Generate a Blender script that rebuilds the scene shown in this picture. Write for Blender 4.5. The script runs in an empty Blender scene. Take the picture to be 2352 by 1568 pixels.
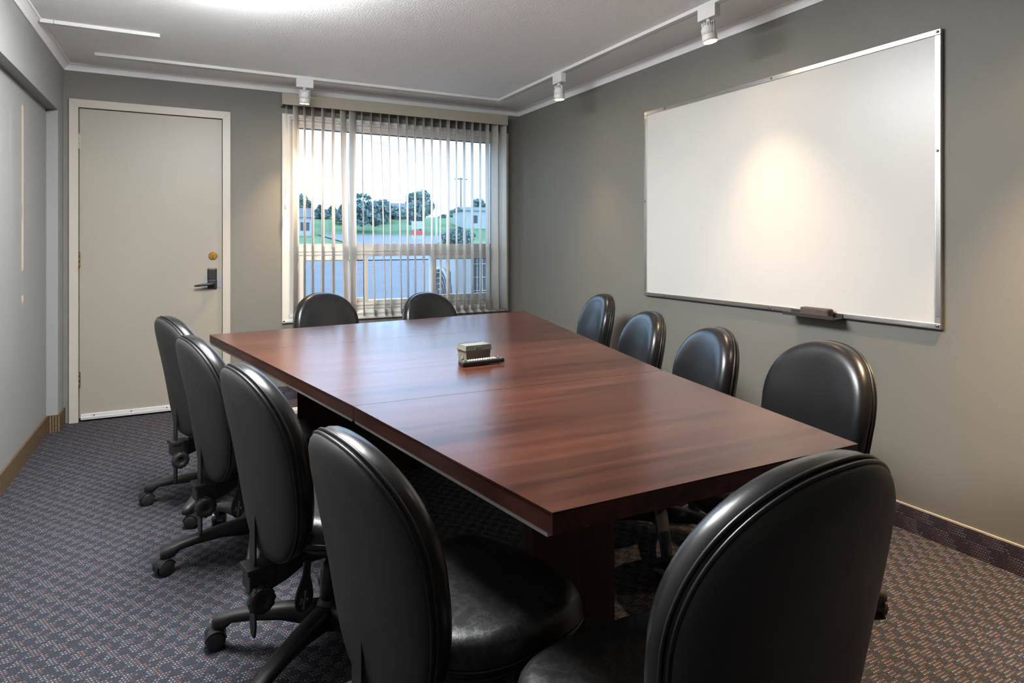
import bpy, bmesh, math, random
from mathutils import Vector, Matrix, noise

sc = bpy.context.scene
C = sc.collection
random.seed(7)
PI = math.pi

# ------------------------------------------------------------------ camera
YAW = 0.4742
cam_d = bpy.data.cameras.new('camera')
cam_d.sensor_width = 36.0
cam_d.lens = 36.0 * 1446.4 / 2352.0
cam_d.shift_y = (555.9 - 784.0) / 2352.0
cam_d.clip_start = 0.02
cam_d.clip_end = 600
cam = bpy.data.objects.new('camera', cam_d)
cam.location = (0, 0, 1.2284)
cam.rotation_euler = (PI / 2, 0, -YAW)
C.objects.link(cam)
sc.camera = cam

# ------------------------------------------------------------------ world: pale evening sky
w = bpy.data.worlds.new('sky'); sc.world = w; w.use_nodes = True
nt = w.node_tree
bgn = nt.nodes['Background']
bgn.inputs[0].default_value = (0.43, 0.68, 1.0, 1)
bgn.inputs[1].default_value = 2.55

# low evening sun, grazing in through the blind
sun_d = bpy.data.lights.new('evening_sun', 'SUN'); sun_d.energy = 2.4; sun_d.color = (1.0, 0.56, 0.27); sun_d.angle = math.radians(0.5)
sun = bpy.data.objects.new('evening_sun', sun_d); C.objects.link(sun)
SUN_AZ, SUN_EL = math.radians(62.3), math.radians(4.2)       # direction towards the sun, from +y clockwise
_sd = Vector((math.sin(SUN_AZ) * math.cos(SUN_EL), math.cos(SUN_AZ) * math.cos(SUN_EL), math.sin(SUN_EL)))
sun.rotation_euler = _sd.to_track_quat('Z', 'Y').to_euler()

vs = sc.view_settings
vs.view_transform = 'Standard'; vs.look = 'None'; vs.gamma = 1.0
vs.exposure = 1.08
vs.use_curve_mapping = False

FLUO_STRENGTH = 30.0      # ceiling panel
SPOT_POWER = 52.0        # each track lamp
WARM = (1.0, 0.69, 0.42)

# ------------------------------------------------------------------ materials
def mat(name, col, rough=0.6, metal=0.0, spec=0.5, coat=0.0, coat_rough=0.1, bump=None, var=None, emis=None, sheen=0.0):
    m = bpy.data.materials.new(name); m.use_nodes = True
    n = m.node_tree.nodes; l = m.node_tree.links
    b = n['Principled BSDF']
    b.inputs['Base Color'].default_value = (*col, 1)
    b.inputs['Roughness'].default_value = rough
    b.inputs['Metallic'].default_value = metal
    b.inputs['Specular IOR Level'].default_value = spec
    b.inputs['Coat Weight'].default_value = coat
    b.inputs['Coat Roughness'].default_value = coat_rough
    if sheen: b.inputs['Sheen Weight'].default_value = sheen
    tc = n.new('ShaderNodeTexCoord')
    if var:   # (scale, amount) soft colour variation
        nz = n.new('ShaderNodeTexNoise'); nz.inputs['Scale'].default_value = var[0]; nz.inputs['Detail'].default_value = 4
        l.new(tc.outputs['Object'], nz.inputs['Vector'])
        mr = n.new('ShaderNodeMapRange')
        mr.inputs['To Min'].default_value = 1 - var[1]; mr.inputs['To Max'].default_value = 1 + var[1]
        l.new(nz.outputs['Fac'], mr.inputs['Value'])
        mx = n.new('ShaderNodeVectorMath'); mx.operation = 'SCALE'
        mx.inputs[0].default_value = col
        l.new(mr.outputs['Result'], mx.inputs['Scale'])
        l.new(mx.outputs[0], b.inputs['Base Color'])
    if bump:  # (scale, strength, distance)
        nb = n.new('ShaderNodeTexNoise'); nb.inputs['Scale'].default_value = bump[0]; nb.inputs['Detail'].default_value = 5
        nb.inputs['Roughness'].default_value = 0.6
        l.new(tc.outputs['Object'], nb.inputs['Vector'])
        bp = n.new('ShaderNodeBump'); bp.inputs['Strength'].default_value = bump[1]; bp.inputs['Distance'].default_value = bump[2]
        l.new(nb.outputs['Fac'], bp.inputs['Height'])
        l.new(bp.outputs['Normal'], b.inputs['Normal'])
    if emis:
        b.inputs['Emission Color'].default_value = (*emis[0], 1)
        b.inputs['Emission Strength'].default_value = emis[1]
    return m

class NG:
    """tiny node graph helper"""
    def __init__(s, m): s.n = m.node_tree.nodes; s.l = m.node_tree.links
    def _in(s, node, i, v):
        if v is None: return
        if hasattr(v, 'default_value') or hasattr(v, 'is_output'): s.l.new(v, node.inputs[i])
        else: node.inputs[i].default_value = v
    def math(s, op, a, b=None, c=None):
        k = s.n.new('ShaderNodeMath'); k.operation = op
        s._in(k, 0, a); s._in(k, 1, b); s._in(k, 2, c)
        return k.outputs[0]
    def mix(s, f, a, b):
        k = s.n.new('ShaderNodeMix'); k.data_type = 'RGBA'
        s._in(k, 0, f)
        for i, v in ((6, a), (7, b)):
            if isinstance(v, tuple): k.inputs[i].default_value = (*v, 1)
            else: s.l.new(v, k.inputs[i])
        return k.outputs[2]
    def sep(s, v):
        k = s.n.new('ShaderNodeSeparateXYZ'); s.l.new(v, k.inputs[0]); return k.outputs
    def comb(s, x, y, z=0.0):
        k = s.n.new('ShaderNodeCombineXYZ'); s._in(k, 0, x); s._in(k, 1, y); s._in(k, 2, z); return k.outputs[0]
    def white(s, v):
        k = s.n.new('ShaderNodeTexWhiteNoise'); k.noise_dimensions = '3D'; s.l.new(v, k.inputs['Vector']); return k.outputs['Value']
    def noise(s, v, scale, detail=3, rough=.5):
        k = s.n.new('ShaderNodeTexNoise'); k.inputs['Scale'].default_value = scale; k.inputs['Detail'].default_value = detail
        k.inputs['Roughness'].default_value = rough
        s.l.new(v, k.inputs['Vector']); return k.outputs['Fac']
    def ramp(s, f, stops):
        k = s.n.new('ShaderNodeValToRGB'); e = k.color_ramp.elements
        while len(e) < len(stops): e.new(0.5)
        for x, (p, c) in zip(e, stops): x.position = p; x.color = (*c, 1) if len(c) == 3 else c
        s.l.new(f, k.inputs[0]); return k.outputs[0]

def carpet_material(name, base, dark, light, orange, axes=(0, 1), cell=0.0088, band=(0.062, 0.036)):
    m = bpy.data.materials.new(name); m.use_nodes = True
    g = NG(m); b = g.n['Principled BSDF']
    b.inputs['Roughness'].default_value = 0.95; b.inputs['Specular IOR Level'].default_value = 0.12
    tc = g.n.new('ShaderNodeTexCoord')
    xyz = g.sep(tc.outputs['Object'])
    X, Y = xyz[axes[0]], xyz[axes[1]]
    u = g.math('DIVIDE', X, cell); v = g.math('DIVIDE', Y, cell * 1.15)
    rowv = g.math('FLOOR', v)
    u2 = g.math('ADD', u, g.math('MULTIPLY', rowv, 0.5))
    cu, cv = g.math('FLOOR', u2), rowv
    fu = g.math('SUBTRACT', g.math('FRACT', u2), 0.5); fv = g.math('SUBTRACT', g.math('FRACT', v), 0.5)
    d = g.math('SQRT', g.math('ADD', g.math('MULTIPLY', g.math('MULTIPLY', fu, fu), 2.2), g.math('MULTIPLY', g.math('MULTIPLY', fv, fv), 3.4)))
    dot = g.math('SUBTRACT', 1.0, g.math('SMOOTHSTEP', d, 0.30, 0.52)) if False else None
    mr = g.n.new('ShaderNodeMapRange'); mr.interpolation_type = 'SMOOTHSTEP'
    mr.inputs['From Min'].default_value = 0.28; mr.inputs['From Max'].default_value = 0.56
    mr.inputs['To Min'].default_value = 1.0; mr.inputs['To Max'].default_value = 0.0
    g.l.new(d, mr.inputs['Value']); dot = mr.outputs[0]
    rnd = g.white(g.comb(cu, cv, 0.0))
    rnd2 = g.white(g.comb(cu, cv, 5.0))
    # woven bands: light block, tan block, dark block, staggered row by row
    bx = g.math('DIVIDE', g.math('MULTIPLY', cu, cell), band[0]); by = g.math('DIVIDE', g.math('MULTIPLY', cv, cell * 1.15), band[1])
    brow = g.math('FLOOR', by)
    a = g.math('FRACT', g.math('ADD', g.math('SUBTRACT', bx, g.math('MULTIPLY', by, 0.30)), g.math('MULTIPLY', brow, 0.5)))
    a = g.math('FRACT', g.math('ADD', a, g.math('MULTIPLY', g.math('SUBTRACT', rnd, 0.5), 0.24)))
    zone = g.ramp(a, [(0.0, light), (0.20, light), (0.34, orange), (0.46, orange), (0.54, dark), (0.93, dark), (1.0, light)])
    base_n = g.noise(tc.outputs['Object'], 300, 2)
    ground = g.mix(g.math('MULTIPLY', base_n, 0.6), base, tuple(c * 0.55 for c in base))
    f = g.math('MULTIPLY', dot, g.math('ADD', 0.45, g.math('MULTIPLY', rnd2, 0.5)))
    colr = g.mix(f, ground, zone)
    g.l.new(colr, b.inputs['Base Color'])
    bp = g.n.new('ShaderNodeBump'); bp.inputs['Strength'].default_value = 0.5; bp.inputs['Distance'].default_value = 0.002
    g.l.new(g.math('ADD', dot, base_n), bp.inputs['Height']); g.l.new(bp.outputs[0], b.inputs['Normal'])
    return m

M = {}
M['wall'] = mat('wall_paint', (0.176, 0.172, 0.149), 0.62, spec=0.35, bump=(160, 0.10, 0.002), var=(1.4, 0.03))
M['wall_l'] = mat('left_wall_tone', (0.272, 0.276, 0.266), 0.62, spec=0.35, bump=(160, 0.10, 0.002), var=(1.4, 0.03))  # lighter and more neutral than the other walls
M['ceiling'] = mat('stipple_ceiling', (0.95, 0.95, 0.95), 0.75, spec=0.25, bump=(95, 0.8, 0.009))
M['crown'] = mat('crown_white', (0.86, 0.86, 0.86), 0.45)
M['carpet'] = carpet_material('woven_carpet', (0.039, 0.041, 0.051), (0.009, 0.009, 0.013), (0.25, 0.26, 0.27), (0.29, 0.145, 0.098))
M['carpet_base_y'] = carpet_material('carpet_base_right', (0.060, 0.052, 0.066), (0.008, 0.008, 0.012), (0.22, 0.22, 0.26), (0.17, 0.09, 0.075), axes=(1, 2), band=(0.13, 0.052))
M['carpet_base_x'] = carpet_material('carpet_base_far', (0.060, 0.052, 0.066), (0.008, 0.008, 0.012), (0.22, 0.22, 0.26), (0.17, 0.09, 0.075), axes=(0, 2), band=(0.13, 0.052))
def brown_carpet():
    m = bpy.data.materials.new('brown_ribbed_carpet'); m.use_nodes = True
    g = NG(m); b = g.n['Principled BSDF']; b.inputs['Roughness'].default_value = 0.95; b.inputs['Specular IOR Level'].default_value = 0.1
    tc = g.n.new('ShaderNodeTexCoord'); xyz = g.sep(tc.outputs['Object'])
    s = g.math('ADD', xyz[0], xyz[1])
    wv = g.math('SINE', g.math('MULTIPLY', s, 420.0))
    nz = g.noise(tc.outputs['Object'], 180, 4)
    f = g.math('ADD', g.math('MULTIPLY', wv, 0.22), nz)
    g.l.new(g.ramp(f, [(0.25, (0.035, 0.022, 0.012)), (0.55, (0.13, 0.088, 0.052)), (0.85, (0.27, 0.19, 0.11))]), b.inputs['Base Color'])
    bp = g.n.new('ShaderNodeBump'); bp.inputs['Strength'].default_value = 0.7; bp.inputs['Distance'].default_value = 0.003
    g.l.new(f, bp.inputs['Height']); g.l.new(bp.outputs[0], b.inputs['Normal'])
    return m
M['carpet_brown'] = brown_carpet()
M['door'] = mat('door_cream', (0.322, 0.293, 0.238), 0.42, bump=(40, 0.05, 0.002), var=(2.0, 0.03))
M['casing'] = mat('casing_cream', (0.46, 0.42, 0.355), 0.4, bump=(60, 0.06, 0.002), var=(5.0, 0.04))
M['gap'] = mat('door_gap_dark', (0.03, 0.025, 0.02), 0.9)
M['sweep'] = mat('sweep_grey_white', (0.60, 0.60, 0.58), 0.4)
M['brass'] = mat('aged_brass', (0.42, 0.22, 0.05), 0.35, metal=1.0, bump=(200, 0.15, 0.001))
M['hinge'] = mat('hinge_tarnished', (0.22, 0.15, 0.09), 0.5, metal=0.8, var=(60, 0.5))
M['hinge_paint'] = mat('hinge_painted', (0.42, 0.39, 0.33), 0.5, bump=(120, 0.2, 0.002))
M['lever'] = mat('matte_black_metal', (0.018, 0.018, 0.020), 0.38)
M['plate'] = mat('satin_steel_plate', (0.30, 0.30, 0.315), 0.5, metal=0.5)
M['vinyl'] = mat('window_vinyl', (0.66, 0.645, 0.60), 0.35, bump=(30, 0.03, 0.002))
M['gasket'] = mat('gasket_dark', (0.05, 0.05, 0.06), 0.6)
M['valance'] = mat('valance_beige', (0.36, 0.335, 0.265), 0.55, bump=(400, 0.08, 0.001))
def vane_material():
    m = bpy.data.materials.new('vane_cream'); m.use_nodes = True
    n = m.node_tree.nodes; l = m.node_tree.links; b = n['Principled BSDF']
    b.inputs['Base Color'].default_value = (0.82, 0.79, 0.73, 1); b.inputs['Roughness'].default_value = 0.5
    t = n.new('ShaderNodeBsdfTranslucent'); t.inputs[0].default_value = (0.85, 0.83, 0.80, 1)
    mx = n.new('ShaderNodeMixShader'); mx.inputs[0].default_value = 0.5
    l.new(b.outputs[0], mx.inputs[1]); l.new(t.outputs[0], mx.inputs[2])
    l.new(mx.outputs[0], n['Material Output'].inputs[0])
    return m
M['vane'] = vane_material()
M['cord'] = mat('cord_white', (0.62, 0.60, 0.56), 0.5)
def glass_material():
    m = bpy.data.materials.new('window_glass'); m.use_nodes = True
    n = m.node_tree.nodes; l = m.node_tree.links
    n.remove(n['Principled BSDF'])
    fr = n.new('ShaderNodeFresnel'); fr.inputs[0].default_value = 1.65
    tr = n.new('ShaderNodeBsdfTransparent'); tr.inputs[0].default_value = (0.96, 0.98, 0.98, 1)
    gl = n.new('ShaderNodeBsdfGlossy'); gl.inputs['Roughness'].default_value = 0.0
    mx = n.new('ShaderNodeMixShader')
    ge = n.new('ShaderNodeNewGeometry'); sb = n.new('ShaderNodeMath'); sb.operation = 'SUBTRACT'; sb.inputs[0].default_value = 1.0
    l.new(ge.outputs['Backfacing'], sb.inputs[1])
    mu = n.new('ShaderNodeMath'); mu.operation = 'MULTIPLY'; l.new(fr.outputs[0], mu.inputs[0]); l.new(sb.outputs[0], mu.inputs[1])   # the second face of the pane adds nothing
    l.new(mu.outputs[0], mx.inputs[0]); l.new(tr.outputs[0], mx.inputs[1]); l.new(gl.outputs[0], mx.inputs[2])
    l.new(mx.outputs[0], n['Material Output'].inputs[0])
    return m
M['glass'] = glass_material()
def wood_material(name, c0, c1, c2, rough, coat=0.0, axis=0):
    m = bpy.data.materials.new(name); m.use_nodes = True
    g = NG(m); b = g.n['Principled BSDF']
    b.inputs['Roughness'].default_value = rough; b.inputs['Specular IOR Level'].default_value = 0.26
    b.inputs['Coat Weight'].default_value = coat; b.inputs['Coat Roughness'].default_value = 0.12
    tc = g.n.new('ShaderNodeTexCoord'); mp = g.n.new('ShaderNodeMapping')
    sc_ = [26.0, 26.0, 26.0]; sc_[axis] = 1.3
    mp.inputs['Scale'].default_value = sc_; g.l.new(tc.outputs['Object'], mp.inputs['Vector'])
    n1 = g.noise(mp.outputs[0], 1.0, 6, .62)
    mp2 = g.n.new('ShaderNodeMapping'); s2 = [3.4, 3.4, 3.4]; s2[axis] = 0.7
    mp2.inputs['Scale'].default_value = s2; g.l.new(tc.outputs['Object'], mp2.inputs['Vector'])
    n2 = g.noise(mp2.outputs[0], 1.0, 3)
    f = g.math('ADD', g.math('MULTIPLY', n1, 0.6), g.math('MULTIPLY', n2, 0.4))
    g.l.new(g.ramp(f, [(0.40, c0), (0.50, c1), (0.60, c2)]), b.inputs['Base Color'])
    bp = g.n.new('ShaderNodeBump'); bp.inputs['Strength'].default_value = 0.10; bp.inputs['Distance'].default_value = 0.001
    g.l.new(g.noise(tc.outputs['Object'], 900, 2), bp.inputs['Height']); g.l.new(bp.outputs[0], b.inputs['Normal'])
    return m
M['table'] = wood_material('mahogany_laminate', (0.034, 0.0105, 0.0062), (0.060, 0.0188, 0.0108), (0.086, 0.029, 0.0165), 0.22, coat=0.0)
M['table_edge'] = wood_material('mahogany_edge', (0.035, 0.012, 0.009), (0.060, 0.020, 0.014), (0.085, 0.030, 0.020), 0.36, axis=1)
M['table_leg'] = wood_material('mahogany_pedestal', (0.022, 0.010, 0.008), (0.036, 0.014, 0.010), (0.050, 0.020, 0.014), 0.42, axis=2)
M['bevel_glint'] = mat('bevel_glint_grey', (0.42, 0.42, 0.40), 0.5)  # light reflected by the table's lower bevel, put in as grey colour
def leather(name, col, rough, crease=1.0, wear=0.0):
    m = bpy.data.materials.new(name); m.use_nodes = True
    g = NG(m); b = g.n['Principled BSDF']
    b.inputs['Specular IOR Level'].default_value = 0.48
    tc = g.n.new('ShaderNodeTexCoord'); o = tc.outputs['Object']
    n1 = g.noise(o, 14, 6, .65); n2 = g.noise(o, 420, 2); n3 = g.noise(o, 5, 3)
    g.l.new(g.math('ADD', rough - 0.06, g.math('MULTIPLY', n1, 0.12)), b.inputs['Roughness'])
    cr = g.math('POWER', g.math('SUBTRACT', 1.0, g.math('ABSOLUTE', g.math('SUBTRACT', g.math('MULTIPLY', g.noise(o, 22, 7, .7), 2.0), 1.0))), 18.0)
    k = g.mix(g.math('MULTIPLY', cr, 0.35 * wear), col, (0.10, 0.095, 0.09))
    g.l.new(k, b.inputs['Base Color'])
    h = g.math('ADD', g.math('MULTIPLY', n2, 0.06), g.math('ADD', g.math('MULTIPLY', cr, 0.5 * crease * wear), g.math('MULTIPLY', n3, 1.2 * crease)))
    bp = g.n.new('ShaderNodeBump'); bp.inputs['Strength'].default_value = 0.22; bp.inputs['Distance'].default_value = 0.004
    g.l.new(h, bp.inputs['Height']); g.l.new(bp.outputs[0], b.inputs['Normal'])
    return m
M['piping'] = mat('black_piping', (0.013, 0.0125, 0.013), 0.36)
M['leather'] = leather('black_leather', (0.0105, 0.0102, 0.0106), 0.30, 0.35, 0.0)
M['leather_seat'] = leather('black_leather_seat', (0.010, 0.0098, 0.010), 0.36, 0.9, 0.55)
M['shell'] = leather('black_vinyl_back', (0.030, 0.029, 0.029), 0.50, 0.2, 0.0)
M['plastic'] = mat('black_plastic', (0.022, 0.021, 0.021), 0.48, bump=(500, 0.1, 0.001), var=(12, 0.25))
M['plastic_hi'] = mat('black_plastic_smooth', (0.014, 0.014, 0.015), 0.34)
M['bar'] = mat('black_steel_bar', (0.03, 0.03, 0.033), 0.38, metal=0.4)
M['print'] = mat('white_print', (0.7, 0.68, 0.62), 0.6)
M['board'] = mat('whiteboard_enamel', (0.57, 0.56, 0.525), 0.32, spec=0.4, coat=0.12, coat_rough=0.3)
M['alu'] = mat('aluminium_trim', (0.62, 0.61, 0.59), 0.32, metal=1.0, bump=(300, 0.05, 0.001))
M['screw'] = mat('screw_steel', (0.20, 0.19, 0.18), 0.35, metal=1.0)
M['tray'] = mat('tray_dark', (0.035, 0.032, 0.030), 0.4)
M['eraser'] = mat('eraser_felt', (0.085, 0.068, 0.058), 0.95, bump=(150, 0.9, 0.006), var=(120, 0.5))
M['box'] = mat('box_grey_olive', (0.155, 0.148, 0.115), 0.45, bump=(300, 0.06, 0.001))
M['remote'] = mat('remote_black', (0.016, 0.015, 0.016), 0.4)
M['btn'] = mat('button_cream', (0.45, 0.44, 0.36), 0.6)
M['btn_red'] = mat('button_red', (0.55, 0.04, 0.03), 0.5)
M['btn_green'] = mat('button_green', (0.03, 0.40, 0.12), 0.5)
M['btn_yellow'] = mat('button_yellow', (0.75, 0.62, 0.04), 0.5)
M['btn_blue'] = mat('button_blue', (0.10, 0.38, 0.75), 0.5)
M['track'] = mat('track_white', (0.70, 0.70, 0.68), 0.4)
M['lamp_lens'] = mat('lamp_lens_lit', (0.9, 0.85, 0.75), 0.4, emis=((1.0, 0.78, 0.52), 22.0))
M['lamp_rim'] = mat('lamp_rim_frosted', (0.75, 0.72, 0.66), 0.4)
M['diffuser'] = mat('fluorescent_diffuser_lit', (0.9, 0.9, 0.9), 0.5, emis=((0.96, 0.98, 1.0), FLUO_STRENGTH))
M['white_box'] = mat('raceway_cream', (0.55, 0.52, 0.45), 0.5)
M['cable'] = mat('cable_black', (0.012, 0.012, 0.012), 0.5)
# outdoors
M['asphalt'] = mat('asphalt_grey', (0.095, 0.098, 0.115), 0.9, var=(0.35, 0.35), bump=(60, 0.3, 0.01))
M['road'] = mat('road_grey', (0.15, 0.145, 0.165), 0.9, var=(0.5, 0.15))
M['grass'] = mat('grass_green', (0.085, 0.150, 0.062), 0.95, var=(0.30, 0.45))
M['grass_dry'] = mat('grass_field', (0.13, 0.21, 0.07), 0.95, var=(0.2, 0.4))
M['leaf'] = mat('leaf_dark_hazed', (0.12, 0.175, 0.165), 0.8, var=(0.6, 0.4))  # green paled towards blue, haze put into the leaf colour
M['leaf2'] = mat('leaf_mid_hazed', (0.16, 0.225, 0.20), 0.8, var=(0.6, 0.4))  # second leaf tone, with the distance haze in its colour too
M['bark'] = mat('bark_brown', (0.06, 0.045, 0.035), 0.9)
M['unit'] = mat('unit_white', (0.36, 0.36, 0.37), 0.45)
M['coil'] = mat('coil_dark', (0.05, 0.055, 0.06), 0.6)
M['siding'] = mat('siding_white', (0.36, 0.36, 0.38), 0.7)
M['roof'] = mat('roof_grey', (0.12, 0.12, 0.13), 0.8)
M['pole'] = mat('pole_white', (0.45, 0.45, 0.45), 0.5)
M['wood_pole'] = mat('pole_weathered', (0.14, 0.12, 0.11), 0.9)
M['sign_white'] = mat('sign_white', (0.38, 0.38, 0.38), 0.5)
M['sign_red'] = mat('sign_red', (0.55, 0.06, 0.05), 0.5)
M['flag'] = mat('flag_blue', (0.035, 0.075, 0.38), 0.8)

# ------------------------------------------------------------------ mesh builder
class MB:
    def __init__(s): s.v = []; s.f = []; s.sm = []
    def add(s, vs_, fs_, smooth=False):
        o = len(s.v); s.v += [tuple(p) for p in vs_]
        for f in fs_: s.f.append(tuple(i + o for i in f)); s.sm.append(smooth)
        return s
    def box(s, x0, x1, y0, y1, z0, z1, bev=0.0, mtx=None):
        if bev <= 0:
            v = [(x, y, z) for x in (x0, x1) for y in (y0, y1) for z in (z0, z1)]
            f = [(0, 1, 3, 2), (4, 6, 7, 5), (0, 4, 5, 1), (2, 3, 7, 6), (0, 2, 6, 4), (1, 5, 7, 3)]
        else:
            bm = bmesh.new(); bmesh.ops.create_cube(bm, size=1)
            for p in bm.verts: p.co = Vector(((x0 + x1) / 2 + p.co.x * (x1 - x0), (y0 + y1) / 2 + p.co.y * (y1 - y0), (z0 + z1) / 2 + p.co.z * (z1 - z0)))
            bmesh.ops.bevel(bm, geom=bm.edges[:], offset=bev, segments=2, profile=0.5, affect='EDGES')
            bm.verts.index_update()
            v = [tuple(p.co) for p in bm.verts]; f = [tuple(q.index for q in k.verts) for k in bm.faces]; bm.free()
        if mtx: v = [tuple(mtx @ Vector(p)) for p in v]
        return s.add(v, f)
    def prism(s, poly, z0, z1, mtx=None):
        n = len(poly)
        v = [(x, y, z0) for x, y in poly] + [(x, y, z1) for x, y in poly]
        f = [tuple(range(n - 1, -1, -1)), tuple(range(n, 2 * n))] + [(i, (i + 1) % n, n + (i + 1) % n, n + i) for i in range(n)]
        if mtx: v = [tuple(mtx @ Vector(p)) for p in v]
        return s.add(v, f)
    def lathe(s, prof, n=24, mtx=None, smooth=True, cap=True):
        v = []; f = []
        for r, z in prof:
            for i in range(n):
                a = 2 * PI * i / n; v.append((r * math.cos(a), r * math.sin(a), z))
        k = len(prof)
        for j in range(k - 1):
            for i in range(n):
                f.append((j * n + i, j * n + (i + 1) % n, (j + 1) * n + (i + 1) % n, (j + 1) * n + i))
        if mtx: v = [tuple(mtx @ Vector(p)) for p in v]
        s.add(v, f, smooth)
        if cap:
            o = len(s.v) - len(v)
            s.f.append(tuple(o + i for i in range(n - 1, -1, -1))); s.sm.append(False)
            s.f.append(tuple(o + (k - 1) * n + i for i in range(n))); s.sm.append(False)
        return s
    def tube(s, pts, r, n=10, closed=False):
        P = [Vector(p) for p in pts]; m = len(P); v = []; f = []
        up = Vector((0, 0, 1))
        for i in range(m):
            if closed: t = P[(i + 1) % m] - P[i - 1]
            else: t = P[min(i + 1, m - 1)] - P[max(i - 1, 0)]
            t.normalize()
            a = t.cross(up)
            if a.length < 1e-3: a = t.cross(Vector((1, 0, 0)))
            a.normalize(); b = t.cross(a)
            rr = r[i] if isinstance(r, (list, tuple)) else r
            for k in range(n):
                q = 2 * PI * k / n
                v.append(P[i] + a * (rr * math.cos(q)) + b * (rr * math.sin(q)))
        for i in range(m if closed else m - 1):
            j = (i + 1) % m
            for k in range(n): f.append((i * n + k, i * n + (k + 1) % n, j * n + (k + 1) % n, j * n + k))
        if not closed:
            f.append(tuple(range(n - 1, -1, -1))); f.append(tuple((m - 1) * n + k for k in range(n)))
        return s.add(v, f, True)
    def rings(s, rings, closed=True, c0=None, c1=None, smooth=True):
        n = len(rings[0]); v = []; f = []
        for r in rings: v += list(r)
        for j in range(len(rings) - 1):
            for i in range(n if closed else n - 1):
                f.append((j * n + i, j * n + (i + 1) % n, (j + 1) * n + (i + 1) % n, (j + 1) * n + i))
        if c0 is not None:
            v.append(c0); k = len(v) - 1
            f += [((i + 1) % n, i, k) for i in range(n)]
        if c1 is not None:
            v.append(c1); k = len(v) - 1; o = (len(rings) - 1) * n
            f += [(o + i, o + (i + 1) % n, k) for i in range(n)]
        return s.add(v, f, smooth)
    def mesh(s, name):
        me = bpy.data.meshes.new(name)
        me.from_pydata(s.v, [], s.f)
        me.polygons.foreach_set('use_smooth', s.sm)
        me.validate()
        bm = bmesh.new(); bm.from_mesh(me)
        bmesh.ops.remove_doubles(bm, verts=bm.verts[:], dist=1e-6) if False else None
        bmesh.ops.recalc_face_normals(bm, faces=bm.faces[:])
        bm.to_mesh(me); bm.free()
        return me
    def build(s, name, material, parent=None, label=None):
        me = s.mesh(name); me.materials.append(material)
        o = bpy.data.objects.new(name, me); C.objects.link(o)
        if parent: o.parent = parent
        if label: o['label'] = label
        return o

def tag(o, label=None, cat=None, group=None, kind=None):
    if label: o['label'] = label
    if cat: o['category'] = cat
    if group: o['group'] = group
    if kind: o['kind'] = kind
    return o
def empty(name, loc=(0, 0, 0), rz=0.0, **k):
    o = bpy.data.objects.new(name, None); o.empty_display_size = 0.1
    C.objects.link(o); o.location = loc; o.rotation_euler = (0, 0, rz)
    tag(o, **k); return o
def copy_tree(o, parent=None):
    c = o.copy(); C.objects.link(c); c.parent = parent
    for ch in list(o.children): copy_tree(ch, c)
    return c
def bx(name, material, parent, *a, bev=0.0, label=None, mtx=None):
    return MB().box(*a, bev=bev, mtx=mtx).build(name, material, parent, label)
def struct(o): o['kind'] = 'structure'; return o

# ------------------------------------------------------------------ room shell
XR, XL, XLR, YF, YB, ZC = 2.731, -0.756, -0.818, 5.18, -1.6, 2.44
T = 0.22
struct(bx('floor', M['carpet'], None, XLR - T, XR + T, YB - T, YF + T, -0.12, 0.0))
struct(bx('ceiling', M['ceiling'], None, XLR - T, XR + T, YB - T, YF + T, ZC, ZC + 0.12))
struct(bx('wall_right', M['wall'], None, XR, XR + T, YB - T, YF + T, 0, ZC))
struct(bx('wall_back', M['wall'], None, XLR - T, XR, YB - T, YB, 0, ZC))
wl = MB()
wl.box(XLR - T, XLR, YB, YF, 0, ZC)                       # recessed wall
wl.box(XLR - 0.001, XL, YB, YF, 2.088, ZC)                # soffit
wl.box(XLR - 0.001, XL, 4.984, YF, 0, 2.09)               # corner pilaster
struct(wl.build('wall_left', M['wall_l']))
# far wall with a door and a window opening
DX0, DX1, DZ = -0.669, 0.224, 2.148
WX0, WX1, WZ0, WZ1 = 0.700, 2.560, 0.655, 2.205
wf = MB()
def wall_seg(x0, x1, z0, z1): wf.box(x0, x1, YF, YF + T, z0, z1)
wall_seg(XLR - T, DX0 - 0.012, 0, ZC); wall_seg(DX0 - 0.012, DX1 + 0.012, DZ + 0.012, ZC)
wall_seg(DX1 + 0.012, WX0, 0, ZC); wall_seg(WX0, WX1, 0, WZ0); wall_seg(WX0, WX1, WZ1, ZC); wall_seg(WX1, XR, 0, ZC)
wf.box(DX0 - 0.012, DX1 + 0.012, YF + 0.09, YF + T, 0, DZ + 0.02)
struct(wf.build('wall_far', M['wall']))

# crown mouldings (cove profile)
def crown(name, p0, p1, nrm):
    p0 = Vector(p0); p1 = Vector(p1); n = Vector(nrm)
    prof = [(0, -0.046), (0.007, -0.046), (0.010, -0.040), (0.016, -0.030), (0.026, -0.018), (0.036, -0.010), (0.044, -0.008), (0.046, 0)]
    r = [[p + n * a + Vector((0, 0, b)) for a, b in prof] for p in (p0, p1)]
    m = MB(); k = len(prof)
    m.add(r[0] + r[1], [(i, i + 1, k + i + 1, k + i) for i in range(k - 1)] + [tuple(range(k)), tuple(range(2 * k - 1, k - 1, -1))])
    return struct(m.build(name, M['crown']))
crown('trim_1', (XL, YF, ZC), (XR, YF, ZC), (0, -1, 0))
crown('trim_2', (XR, YB, ZC), (XR, YF, ZC), (-1, 0, 0))
crown('trim_3', (XL, YB, ZC), (XL, YF, ZC), (1, 0, 0))

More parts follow.
